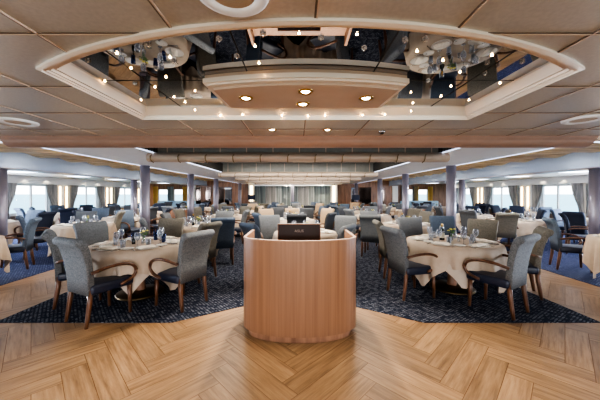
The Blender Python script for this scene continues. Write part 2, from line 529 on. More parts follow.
for px, py, w in ((272, 129.5, 'left'), (327.5, 129.5, 'right')):
    x, d = on_plane(px, py, ZC)
    make_down('%s brass downlight in the flat ceiling behind the recess' % w, x, d, ZC-.004, 'downlights behind the recess')
    spot(x, d, ZC-.02, 10)
x, d = on_plane(382, 131, ZC)
t = empty('smoke_detector', (x, d, ZC), 0, 'small dark smoke detector on the ceiling behind the recess', 'detector')
MB().lathe([(.035, 0), (.035, -.012), (.03, -.018)], 18).build('base', M['steel'], t)
MB().lathe([(.022, -.018), (.018, -.035), (.0, -.04)], 18).build('sensor', M['louver'], t)
for px, py, dia, w in ((232, -11, .25, 'large round ceiling speaker above the recess near the top edge'), (18, 121.5, .29, 'round white ceiling speaker on the far left ceiling'), (583, 119, .29, 'round white ceiling speaker on the far right ceiling')):
    x, d = on_plane(px, py, ZC)
    t = empty('ceiling_speaker', (x, d, ZC), 0, w, 'speaker', 'ceiling speakers')
    r = dia/2
    MB().lathe([(r, .0), (r*.98, -.012), (r*.9, -.018), (r*.66, -.014), (r*.62, -.008)], 32, caps=False).build('rim', M['white'], t)
    MB().lathe([(0, -.012), (r*.63, -.009)], 32, caps=False).build('grille', M['speaker'], t)

# rounded fascia where the near ceiling ends
mb = MB()
FX = 3.45
pr = [(3.06, ZC+.002), (3.075, ZC-.03), (3.10, ZC-.04), (3.10, ZC-.055), (3.13, ZC-.085), (3.17, ZC-.105), (3.22, ZC-.113), (3.27, ZC-.105), (3.30, ZC-.08), (3.30, 2.6)]
def fas(u, v):
    i = round(v*(len(pr)-1)); y, z = pr[i]
    X = -FX+2*FX*u
    return (X, y, z)
mb.grid(fas, 40, len(pr)-1)
for s in (-1, 1):
    mb.add([(s*FX, y, z) for y, z in pr], [tuple(range(len(pr)))])
struct(mb.build('ceiling_fascia', M['fascia']))
for s, nm in ((-1, 'left'), (1, 'right')):
    a, b = sorted((s*FX, s*WX))
    struct(MB().box(a, b, Y1-.05, Y1+.02, ZC-.02, 2.6).build('ceiling_edge_'+nm, M['mould']))

# upper roof over everything
struct(MB().box(-WX-.1, WX+.1, -4.1, BACK+.1, 2.6, 2.7).build('ceiling_roof', M['ceil_side']))
# centre trough: recessed ceiling, soffits at both sides, LED lines
ZS = 2.24
struct(MB().box(-2.5, 2.5, 3.3, BACK, 2.54, 2.56).build('ceiling_trough', M['gray_panel']))
for s, nm in ((-1, 'left'), (1, 'right')):
    a, b = sorted((s*2.5, s*3.9))
    struct(MB().prism([(s*2.5, 3.75), (s*3.75, 3.75), (s*3.9, 3.95), (s*3.9, BACK), (s*2.5, BACK)], ZS, 2.6).build('ceiling_soffit_'+nm, M['soffit']))
    m = MB()
    y = 3.8
    while y < BACK:
        m.box(*sorted((s*2.495, s*2.47)), y, y+.05, ZS+.02, 2.54); y += .09
    struct(m.build('ceiling_louvre_'+nm, M['louver']))
    m = MB()
    m.box(*sorted((s*3.905, s*3.93)), 3.95, BACK-.1, ZS-.006, ZS+.010)
    m.box(*sorted((s*2.485, s*2.505)), 3.9, BACK-.1, ZS-.004, ZS+.006)
    m.box(*sorted((s*2.6, s*4.6)), 3.70, 3.73, ZS+.005, ZS+.02)
    struct(m.build('ceiling_led_'+nm, M['led']))
    # gold rippled ceiling strip
    def gold(u, v, s=s):
        X = s*(3.9+2.55*v); Y = 3.2+(BACK-3.2)*u
        return (X, Y, 2.45+.035*math.sin(Y*2*PI/.9+v*2.5)+.02*math.sin(v*9))
    struct(MB().grid(gold, 220, 12).build('ceiling_gold_'+nm, M['gold']))
    # cove light on top of the soffit edge, washing the gold strip
    for d in (5.2, 8.2, 11.2, 14.2, 17):
        l = bpy.data.lights.new('cove', 'AREA'); l.shape = 'RECTANGLE'; l.size = 2.6; l.size_y = .06; l.energy = 16; l.color = (1, .9, .72)
        o = bpy.data.objects.new('cove_light', l); COL.objects.link(o); o.location = (s*3.96, d, 2.29)
        o.rotation_euler = Vector((-s*1, 0, -.25)).to_track_quat('Z', 'X').to_euler()
    # beam
    m = MB(); m.box(*sorted((s*6.4, s*6.8)), 3.2, BACK, 2.11, 2.6)
    m.box(*sorted((s*6.38, s*6.82)), 3.2, BACK, 2.10, 2.125)
    struct(m.build('ceiling_beam_'+nm, M['beam']))
    struct(MB().box(*sorted((s*6.37, s*6.83)), 3.2, BACK, 2.09, 2.112).build('ceiling_beam_edge_'+nm, M['pillar']))
    a, b = sorted((s*6.75, s*WX))
    struct(MB().box(a, b, 3.16, BACK, 2.24, 2.27).build('ceiling_side_'+nm, M['ceil_side']))
    # light troughs in the side ceiling
    for k, d in enumerate((6.1, 8.3, 10.5, 12.7, 14.9, 17.1)):
        w = ('left', 'right')[s > 0]
        t = empty('light_trough', (s*8.3, d, 2.24), 0, 'long bright ceiling light on the %s side, %s from the camera' % (w, ordinal(k+1)), 'ceiling light', 'lights in the side ceilings')
        MB().rbox(0, 0, -.008, 1.3, .62, .03, .01).build('frame', M['white'], t)
        MB().box(-.58, .58, -.24, .24, -.03, -.02).build('diffuser', M['trough'], t)
    for k, d in enumerate((7, 9.6, 12.4, 15.4)):
        spot(s*5.0, d, 2.3, 80, 150, (.95, .97, 1.0), .08)
# curved boards across the trough with brass brackets and grey panels above
for k, d in enumerate((4.6, 8.67, 11.0, 13.4, 15.8)):
    hw = 2.58
    struct(MB().box(-2.49, 2.49, d+.10, d+.14, ZS+.02, 2.54).build('ceiling_panel', M['gray_panel']))
    m = MB(); x = -2.3
    while x < 2.4: m.box(x-.008, x+.008, d+.092, d+.10, ZS+.02, 2.54); x += .465
    struct(m.build('ceiling_panel_joints', M['seam_light']))
    t = empty('valance_board', (0, d, 0), 0, 'cream curved board with brass brackets across the centre ceiling, %s from the camera' % ordinal(k+1), 'ceiling board', 'curved boards across the ceiling')
    m = MB()
    pf = [(.09, 2.255), (.03, 2.25), (-.02, 2.23), (-.06, 2.195), (-.075, 2.155), (-.06, 2.115), (-.02, 2.088), (.03, 2.08), (.09, 2.10)]
    def fv(u, v):
        i = round(v*(len(pf)-1)); y, z = pf[i]
        return (-hw+2*hw*u, y, z)
    m.grid(fv, 30, len(pf)-1)
    for s in (-1, 1): m.add([(s*hw, y, z) for y, z in pf], [tuple(range(len(pf)))])
    m.build('board', M['valance'], t)
    x = -2.5
    i = 0
    while x < 2.55:
        if k < 3 or i % 2 == 0:
            MB().tube([(x, .02, 2.072), (x, -.045, 2.09), (x, -.082, 2.13), (x, -.086, 2.17), (x+.02, -.07, 2.20)], .009, 6).build('bracket', M['bracket'], t)
        x += .465; i += 1
for d in (5.6, 7.6, 9.9, 12.2, 14.6, 17.2):
    l = bpy.data.lights.new('trough', 'AREA'); l.shape = 'RECTANGLE'; l.size = 4.2; l.size_y = .35; l.energy = 60; l.color = (1, .92, .8)
    o = bpy.data.objects.new('trough_light', l); COL.objects.link(o); o.location = (0, d, 2.53)
for x in (-.4, .4):
    spot(x, 4.25, 2.36, 150, 84, (1, .9, .76), .03).rotation_euler = (-.62, 0, 0)
# daylight at the side windows nearest the camera
for s in (-1, 1):
    for y in (2.2, 5.1, 8.0):
        l = bpy.data.lights.new('window_daylight', 'AREA'); l.shape = 'RECTANGLE'; l.size = 1.2; l.size_y = 1.7; l.energy = 380; l.color = (.76, .86, 1)
        o = bpy.data.objects.new('window_daylight', l); COL.objects.link(o); o.location = (s*11.25, y, 1.32); o.rotation_euler = (PI/2, 0, s*PI/2)
# lobby downlights behind the camera
for x, y in ((-2.6, .2), (2.6, .2), (-1.1, -1.2), (1.1, -1.2), (0, .35)):
    spot(x, y, ZC-.03, 16, 140, (1, .9, .78), .06)

# ------------------------------------------------------------------ walls
FILL_ENERGY = 34  # energy of the added frontal fill lamps
WZ0, WZ1 = .72, 1.92
wins_l = [2.2, 5.1, 8.0, 10.9, 13.8, 16.9]
wins_r = [2.3, 5.2, 8.15, 11.2, 14.35, 17.5]
HWD = .92
def curtain_mesh(w, h, seed, pull=.0, depth=.06, folds=5, side=0):
    """pull > 0: gathered low toward its outer edge (side -1 or 1)"""
    r = random.Random(seed); ph = r.random()*6
    def fn(u, v):
        g = math.exp(-((v-.42)/.3)**2)*pull
        wv = w*(1-g)
        x = (u-.5)*wv+side*(w-wv)/2
        y = depth*(.5*math.sin(u*folds*2*PI+ph)+.25*math.sin(u*folds*3.1+ph*2))
        return (x, y, v*h)
    m = MB(); m.grid(fn, folds*8, 12)
    return m
def curtain(X, Y, z0, z1, w, rz, mat, label, group, seed, pull=0., side=0):
    o = curtain_mesh(w, z1-z0, seed, pull, side=side).build('curtain', mat)
    o.location = (X, Y, z0); o.rotation_euler = (0, 0, rz)
    tag(o, label, 'curtain', group)
wn = 0
for s, nm, wins in ((-1, 'left', wins_l), (1, 'right', wins_r)):
    X = s*WX
    m = MB()
    a, b = sorted((X, X+s*.2))
    m.box(a, b, -4, BACK+.1, 0, WZ0); m.box(a, b, -4, BACK+.1, WZ1, 2.6)
    edges = [-4]+[e for c in wins for e in (c-HWD, c+HWD)]+[BACK+.1]
    for i in range(0, len(edges), 2): m.box(a, b, edges[i], edges[i+1], WZ0, WZ1)
    struct(m.build('wall_'+nm, M['white']))
    struct(MB().box(*sorted((X-s*.02, X)), -4, BACK, .0, WZ0-.03).build('trim_dado_'+nm, M['dado']))
    struct(MB().box(*sorted((X-s*.30, X)), 3.2, BACK, 1.95, 2.24).build('trim_pelmet_'+nm, M['white']))
    for k, c in enumerate(wins):
        wn += 1
        fr = MB()
        x0, x1 = sorted((X+s*.06, X+s*.12))
        fr.box(x0, x1, c-HWD, c-HWD+.07, WZ0, WZ1); fr.box(x0, x1, c+HWD-.07, c+HWD, WZ0, WZ1)
        fr.box(x0, x1, c-HWD+.07, c+HWD-.07, WZ0, WZ0+.06); fr.box(x0, x1, c-HWD+.07, c+HWD-.07, WZ1-.06, WZ1)
        fr.box(x0, x1, c+.15, c+.21, WZ0+.06, WZ1-.06)
        f = struct(fr.build('window_%d' % wn, M['white']))
        gx = X+s*.09
        g = MB().add([(gx, c-HWD+.07, WZ0+.06), (gx, c+HWD-.07, WZ0+.06), (gx, c+HWD-.07, WZ1-.06), (gx, c-HWD+.07, WZ1-.06)], [(0, 1, 2, 3)]).build('pane', M['pane'], f)
        struct(MB().box(*sorted((X-s*.10, X+s*.06)), c-HWD, c+HWD, WZ0-.04, WZ0).build('window_%d_sill' % wn, M['white']))
        if c < 9: continue
        nn = ordinal(k-2)
        for e, w in ((-1, 'near'), (1, 'far')):
            curtain(X-s*.16, c+e*(HWD-.06), .03, 1.96, .58, PI/2, M['curtain'], 'grey striped curtain at the %s side of the %s %s window' % (w, nn, nm), 'curtains at the side windows', wn*2+e, .55, e)
        # pilaster with two light strips between windows
    piers = [(wins[i]+wins[i+1])/2 for i in range(2, len(wins)-1)]+([wins[-1]+1.45] if wins[-1]+1.45 < BACK-.2 else [])
    for k, c in enumerate(piers):
        struct(MB().rbox(X-s*.06, c, 1.1, .12, .62, 2.2, .015).build('trim_pilaster_'+nm, M['white']))
        for e, w in ((-1, 'near'), (1, 'far')):
            t = empty('wall_light', (X-s*.125, c+e*.17, .5), 0, 'vertical cream wall light, %s strip on the %s %s pilaster' % (w, ordinal(k+1), nm), 'wall light', 'strip lights between the windows')
            MB().box(-.012, .012, -.075, .075, 0, 1.4).build('back_plate', M['brass'], t)
            MB().rbox(-s*.025, 0, .7, .035, .1, 1.36, .012).build('strip', M['led_warm'], t)
    for k, c in enumerate(wins[3:]):
        for e in (-.45, .45):
            l = spot(X-s*.42, c+e, 2.22, 4, 100, (1, .85, .62), .02)
m = MB()
m.box(-WX-.2, WX+.2, -4.2, -4, 0, .3); m.box(-WX-.2, WX+.2, -4.2, -4, 2.15, 2.7)
for a, b in ((-WX-.2, -5), (-1.7, -1.6), (1.6, 1.7), (5, WX+.2)): m.box(a, b, -4.2, -4, .3, 2.15)
struct(m.build('wall_front', M['white']))  # unseen wall; its openings are added to let the fill light in
# fill lamps added behind the camera, shining in through made-up wall openings
for x in (-3.3, 0, 3.3):
    l = bpy.data.lights.new('front_fill', 'AREA'); l.shape = 'RECTANGLE'; l.size = 3.2; l.size_y = 1.8; l.energy = FILL_ENERGY; l.color = (1, .96, .92)
    o = bpy.data.objects.new('front_fill', l); COL.objects.link(o); o.location = (x, -4.3, 1.2); o.rotation_euler = (PI/2, 0, 0)
# rear wall with four windows
m = MB()
holes = [(-9.85, -9.1), (-8.75, -8.05), (7.5, 8.1), (8.4, 9.15)]
def bx(px): return (px-VX)*BACK/F
edges = [-WX-.2]+[e for h in holes for e in h]+[WX+.2]
m.box(-WX-.2, WX+.2, BACK, BACK+.2, 0, 1.02); m.box(-WX-.2, WX+.2, BACK, BACK+.2, 1.86, 2.7)
for i in range(0, len(edges), 2): m.box(edges[i], edges[i+1], BACK, BACK+.2, 1.02, 1.86)
struct(m.build('wall_back', M['walnut']))
for k, (a, b) in enumerate(holes):
    wn += 1
    fr = MB()
    fr.box(a, a+.04, BACK+.05, BACK+.1, 1.02, 1.86); fr.box(b-.04, b, BACK+.05, BACK+.1, 1.02, 1.86)
    fr.box(a+.04, b-.04, BACK+.05, BACK+.1, 1.02, 1.06); fr.box(a+.04, b-.04, BACK+.05, BACK+.1, 1.82, 1.86)
    f = struct(fr.build('window_%d' % wn, M['white']))
    MB().add([(a+.04, BACK+.08, 1.06), (b-.04, BACK+.08, 1.06), (b-.04, BACK+.08, 1.82), (a+.04, BACK+.08, 1.82)], [(0, 1, 2, 3)]).build('pane', M['pane'], f)
    for e, w, mt in ((a-.12, 'left', 'curtain_gold' if k in (0, 3) else 'curtain_dark'), (b+.12, 'right', 'curtain_dark' if k in (0, 2) else 'curtain_gold')):
        curtain(e, BACK-.12, .05, 2.05, .34, 0, M[mt], '%s curtain at the %s side of the %s rear wall window' % ('gold' if 'gold' in mt else 'slate', w, ['far left', 'second from left', 'third from left', 'far right'][k]), 'curtains at the rear windows', 60+k*2+len(w), .1)
for px0, px1, nm in ((193, 196, 'a'), (392, 397, 'b'), (249, 254.5, 'c'), (330.5, 337, 'd')):
    struct(MB().box(bx(px0), bx(px1), BACK-.18, BACK, 0, 2.3).build('trim_pilaster_rear', M['white']))
for px, w in ((252, 'left'), (333.5, 'right')):
    t = empty('wall_light', (bx(px), BACK-.19, .4), 0, 'tall glowing wall light at the %s end of the rear curtains' % w, 'wall light', 'lights beside the rear curtains')
    MB().box(-.12, .12, -.01, .0, 0, 1.75).build('back_plate', M['brass'], t)
    MB().rbox(0, -.03, .87, .2, .04, 1.7, .015).build('strip', M['led_warm'], t)
dk = [(195, 201, 'smoked'), (206, 211, 'smoked'), (214, 224, 'smoked'), (225, 232, 'mirror'), (351, 358, 'mirror'), (359, 371, 'smoked'), (378, 381, 'smoked'), (383, 384, 'smoked')]
for k, (a, b, mt) in enumerate(dk):
    t = empty('wall_mirror', (bx((a+b)/2), BACK-.02, .8), 0, '%s wall mirror on the rear wood wall, %s mirror from the left' % ('dark smoked' if mt == 'smoked' else 'bright', ordinal(k+1)), 'mirror', 'mirrors on the rear wall')
    w = (b-a)*BACK/F/2
    MB().box(-w, w, -.012, 0, 0, 1.2).build('mirror', M[mt], t)
    f = MB(); f.box(-w-.03, -w, -.03, 0, -.03, 1.23); f.box(w, w+.03, -.03, 0, -.03, 1.23); f.box(-w, w, -.03, 0, 1.2, 1.23); f.box(-w, w, -.03, 0, -.03, 0)
    f.build('frame', M['walnut'], t)
struct(MB().box(bx(254.5), bx(330.5), BACK-.5, BACK-.02, 2.08, 2.4).build('trim_pelmet_rear', M['white']))
cm = ['curtain_dark', 'curtain_pale', 'curtain', 'curtain_dark']
nc = 14
x0, x1 = bx(255), bx(330)
for k in range(nc):
    w = (x1-x0)/nc
    mt = cm[(k*3+k//3) % 4]
    curtain(x0+w*(k+.5), BACK-.2, .03, 2.1, w*1.02, 0, M[mt], '%s curtain on the rear wall, %s panel from the left' % ({'curtain_dark': 'slate', 'curtain_pale': 'pale grey', 'curtain': 'silver striped'}[mt], ordinal(k+1)), 'rear wall curtains', 100+k)
for px, w in ((256.5, 'left'), (288.5, 'middle'), (321, 'right')):
    make_down('%s small downlight above the rear curtains' % w, bx(px), BACK-.75, 2.535, 'downlights above the rear curtains')
    l = spot(bx(px), BACK-.68, 2.45, 110, 110, (1, .88, .66), .03)

# ------------------------------------------------------------------ pillars
pil = [(-6.6, 5.92, 2.11), (6.6, 5.92, 2.11), (-6.6, 10.75, 2.11), (6.6, 10.75, 2.11), (-.36, 17.4, 2.54)]
for d in (6.7, 9.55, 12.5, 17.6):
    pil += [(-3.84, d, ZS), (3.84, d, ZS)]
for x, y, h in pil:
    m = MB()
    m.lathe([(.112, 0), (.112, h)], 28, (x, y, 0))
    m.lathe([(.125, 0), (.125, .09), (.113, .10)], 28, (x, y, 0))
    struct(m.build('pillar', M['pillar']))

# ------------------------------------------------------------------ podium
def podium():
    t = empty('reception_podium', (.02, 2.98, 0), 0, 'curved wooden host podium standing on the wood floor in the middle front', 'podium')
    HW, SAG, WL, H = .623, .30, .55, 1.06
    def outline(e, n=28):
        pts = [(-(HW-e), WL)]
        for i in range(n+1):
            a = PI*i/n
            pts.append((-(HW-e)*math.cos(a), -(SAG-e)*math.sin(a)))
        pts.append((HW-e, WL))
        return pts
    def shell(e0, e1, z0, z1):
        o, i = outline(e0), outline(e1)
        n = len(o)
        vs = [(x, y, z0) for x, y in o]+[(x, y, z1) for x, y in o]+[(x, y, z0) for x, y in i]+[(x, y, z1) for x, y in i]
        fs = []
        for k in range(n-1):
            fs += [(k, k+1, n+k+1, n+k), (2*n+k, 3*n+k, 3*n+k+1, 2*n+k+1), (n+k, n+k+1, 3*n+k+1, 3*n+k), (k, 2*n+k, 2*n+k+1, k+1)]
        for k in (0, n-1): fs.append((k, n+k, 3*n+k, 2*n+k))
        m = MB(); m.add(vs, fs); return m
    shell(0, .028, .085, H-.012).build('front_panel', M['podium'], t)
    shell(-.003, .031, H-.012, H).build('top_edge', M['podium_edge'], t)
    shell(.055, .08, .0, .085).build('toe_kick', M['walnut'], t)
    pts = outline(.029)
    MB().prism(pts, .90, .925).build('counter', M['podium_edge'], t)
    MB().prism(pts, .45, .47).build('shelf', M['podium_edge'], t)
podium()
# monitor on the podium counter, back turned to the camera
t = empty('monitor', (.012, 3.0, .925), 0, 'dark brown computer monitor on the podium, its back turned to the camera', 'monitor')
m = MB(); m.rbox(0, 0, .135, .475, .03, .27, .008); o = m.build('screen_back', M['screen'], t)
m = MB()
m.box(-.238, .238, -.017, .017, .264, .273); m.box(-.24, -.233, -.017, .017, 0.0, .27); m.box(.233, .24, -.017, .017, .0, .27)
m.build('rim', M['screen_rim'], t)
MB().rbox(0, .06, .01, .22, .16, .02, .006).build('foot', M['screen'], t)
MB().add([(-.225, .0162, .02), (.225, .0162, .02), (.225, .0162, .255), (-.225, .0162, .255)], [(0, 1, 2, 3)]).build('display', M['bottle'], t)
fc = bpy.data.curves.new('logo', 'FONT'); fc.body = 'ASUS'; fc.size = .042; fc.extrude = .0006; fc.align_x = 'CENTER'; fc.space_character = 1.1
tmp = bpy.data.objects.new('tmp', fc); COL.objects.link(tmp)
me = bpy.data.meshes.new_from_object(tmp.evaluated_get(bpy.context.evaluated_depsgraph_get()))
bpy.data.objects.remove(tmp); bpy.data.curves.remove(fc)
lo = bpy.data.objects.new('logo_lettering', me); COL.objects.link(lo); me.materials.clear(); me.materials.append(M['logo'])
lo.parent = t; lo.location = (0, -.0162, .178); lo.rotation_euler = (PI/2, 0, 0)

# ------------------------------------------------------------------ dining chairs
ARM_MESH = {}
def chair_meshes():
    d = {}
    m = MB(); m.rbox(0, .02, .415, .50, .50, .115, .035, 3); d['seat'] = m
    # backrest: closed profile in (y,z), rolled over at the top
    front = [(-.175, .40), (-.185, .55), (-.205, .72), (-.235, .88), (-.265, .965), (-.30, 1.01)]
    top = [(-.335, 1.028), (-.37, 1.018), (-.39, .99), (-.382, .955)]
    back = [(-.345, .93), (-.315, .86), (-.28, .72), (-.258, .55), (-.25, .36)]
    pf = front+top+back
    n = len(pf)
    st = [(-1, .80), (-.975, .93), (-.93, 1), (-.4, 1), (.4, 1), (.93, 1), (.975, .93), (1, .80)]
    vs = []
    cy = [(-.215, .40)]
    for u, k in st:
        for (y, z) in pf:
            hw = .218+.032*max(0, min(1, (z-.4)/.6))
            # shrink the profile toward its own mid line near the two ends
            t = max(0, min(1, (z-.38)/.62))
            my = -.215-.11*t*t
            yy = my+(y-my)*(k if k < 1 else 1)
            zz = z if k == 1 else z-.012*(1-k)*5*(1 if z > .9 else 0)
            vs.append((u*hw, yy, zz))
    fs = []
    for i in range(len(st)-1):
        for j in range(n):
            j2 = (j+1) % n
            fs.append((i*n+j, i*n+j2, (i+1)*n+j2, (i+1)*n+j))
    fs.append(tuple(range(n))); fs.append(tuple((len(st)-1)*n+j for j in range(n)))
    m = MB(); m.add(vs, fs, True); d['backrest'] = m
    for s, nm in ((-1, 'l'), (1, 'r')):
        m = MB(); m.tube([(s*.215, .225, .37), (s*.218, .228, .2), (s*.222, .232, 0)], [.029, .025, .019], 8); d['fl'+nm] = m
        m = MB(); m.tube([(s*.20, -.215, .42), (s*.202, -.225, .26), (s*.206, -.248, .1), (s*.208, -.262, 0)], [.030, .028, .024, .019], 8); d['rl'+nm] = m
        pts = [(s*.255, -.235, .62), (s*.285, -.12, .655), (s*.295, .02, .668), (s*.297, .14, .655), (s*.295, .225, .615), (s*.29, .262, .55), (s*.283, .245, .485), (s*.272, .18, .435), (s*.255, .09, .405)]
        # smooth the arm
        sm = []
        for i in range(len(pts)-1):
            p0, p1, p2, p3 = (Vector(pts[max(i-1, 0)]), Vector(pts[i]), Vector(pts[i+1]), Vector(pts[min(i+2, len(pts)-1)]))
            for k in range(2):
                t = k/2
                sm.append(.5*((2*p1)+(p2-p0)*t+(2*p0-5*p1+4*p2-p3)*t*t+(3*p1-p0-3*p2+p3)*t**3))
        sm.append(Vector(pts[-1]))
        m = MB(); m.tube(sm, .021, 8, (1.15, .9)); d['arm'+nm] = m
    return d
CM = {k: m.mesh(k, None) for k, m in chair_meshes().items()}
def mesh_with(key, mat):
    k = key+mat.name
    if k not in ARM_MESH:
        me = CM[key].copy(); me.materials.clear(); me.materials.append(mat); ARM_MESH[k] = me
    return ARM_MESH[k]
PROTO = {}
def chair(x, y, head, fab, label, group):
    """head in degrees: 0 faces away from the camera, 90 faces right, 180 faces the camera"""
    rz = -math.radians(head)
    if fab in PROTO:
        return dup(PROTO[fab], (x, y, .006), rz, label, group)
    t = empty('dining_chair', (x, y, .006), rz, label, 'chair', group)
    for nm, key, mt in (('seat', 'seat', M['seat'] if fab not in ('cream', 'brown') else M[fab]), ('backrest', 'backrest', M[fab]), ('leg', 'fll', M['chairwood']), ('leg', 'flr', M['chairwood']),
                        ('leg', 'rll', M['chairwood']), ('leg', 'rlr', M['chairwood']), ('arm', 'arml', M['chairwood']), ('arm', 'armr', M['chairwood'])):
        o = bpy.data.objects.new(nm, mesh_with(key, mt)); COL.objects.link(o); o.parent = t
    learn(t); PROTO[fab] = t
    return t

# tables: name, x, d, radius, cloth turn
TABLES = [
    ('near left table', -2.43, 4.12, .68, .35), ('near right table', 2.5, 4.34, .68, -.3),
    ('table right behind the podium', .1, 5.4, .62, .1), ('second table behind the podium', .15, 7.95, .62, .5),
    ('second table on the centre left', -2.5, 6.95, .64, .2), ('second table on the centre right', 2.45, 7.1, .64, .9),
    ('third table on the centre left', -2.6, 9.6, .62, .4), ('third table on the centre right', 2.65, 9.6, .62, .1),
    ('table at the left picture edge', -5.75, 4.42, .6, .2), ('table at the right picture edge', 5.75, 4.5, .6, .6),
    ('left table behind the aisle', -5.4, 6.75, .62, .3), ('left table before the windows', -8.2, 7.6, .62, .5),
    ('second left table behind the aisle', -6.5, 8.55, .62, .8), ('right table behind the aisle', 6.3, 7.95, .75, .3),
    ('right table before the windows', 8.85, 8.4, .62, .4), ('far left table beside the beam pillar', -6.75, 10.9, .6, .2),
    ('far right table beside the beam pillar', 6.9, 10.6, .6, .3), ('far left table by the first window', -9.3, 11.0, .6, .3), ('far right table by the first window', 9.3, 11.0, .6, .7),
    ('far table in the centre', -.2, 10.7, .6, .3), ('fourth table on the centre left', -2.6, 12.3, .6, .1), ('fourth table on the centre right', 2.6, 12.3, .6, .5),
    ('second far table in the centre', .2, 13.3, .6, .6), ('fifth table on the centre left', -2.3, 15.0, .6, .3), ('fifth table on the centre right', 2.3, 15.0, .6, .2),
    ('farthest table in the centre', -.1, 15.9, .6, .2),
    ('far left table between pillars', -5.2, 12.3, .6, .2), ('far right table between pillars', 5.2, 12.3, .6, .5),
    ('far left table by the second window', -8.6, 13.6, .6, .3), ('far right table by the second window', 8.6, 13.6, .6, .1),
    ('rear left table', -5.4, 15.1, .6, .6), ('rear right table', 5.4, 15.1, .6, .4),
    ('rear left table by the last window', -8.4, 16.2, .6, .2), ('rear right table by the last window', 8.4, 16.2, .6, .5)]
HT = .76
def cloth_mesh(R, half, z_top, seed, waves=.045, nmin=.05):
    r = random.Random(seed)
    nA = 144
    ph = r.random()*6
    m = MB()
    def drop(a):
        k = (a % (PI/2))-PI/4          # 0 at a corner direction
        e = half/max(math.cos(abs(abs(k)-PI/4)), .5)      # distance to the square's edge
        e = min(e, half*1.36)
        return e-R
    nR, nD = 5, 9
    vs, fs = [], []
    for i in range(nA):
        a = 2*PI*i/nA
        D = min(drop(a), z_top-nmin)
        k = (a % (PI/2))-PI/4
        corner = max(0, 1-abs(k)/(PI/4))
        for j in range(nR+1):
            rr = R*j/nR
            vs.append((rr*math.cos(a), rr*math.sin(a), z_top-(.004 if j == nR else 0)))
        for j in range(1, nD+1):
            t = j/nD
            fl = waves*t*(.8*math.sin(a*12+ph)+.5*math.sin(a*19+2*ph)+.35*math.sin(a*31+3*ph))
            rr = R+.012+.05*min(1, t*1.5)*(.3+corner*.5)+fl
            vs.append((rr*math.cos(a), rr*math.sin(a), z_top-.004-D*t))
    n = nR+1+nD
    for i in range(nA):
        i2 = (i+1) % nA
        for j in range(n-1):
            if j == 0: fs.append((i*n, i*n+1, i2*n+1))
            else: fs.append((i*n+j, i*n+j+1, i2*n+j+1, i2*n+j))
    m.add(vs, fs, True)
    return m
def lathe_thing(name, prof, mat, seg=16):
    return MB().lathe(prof, seg).mesh(name, mat)
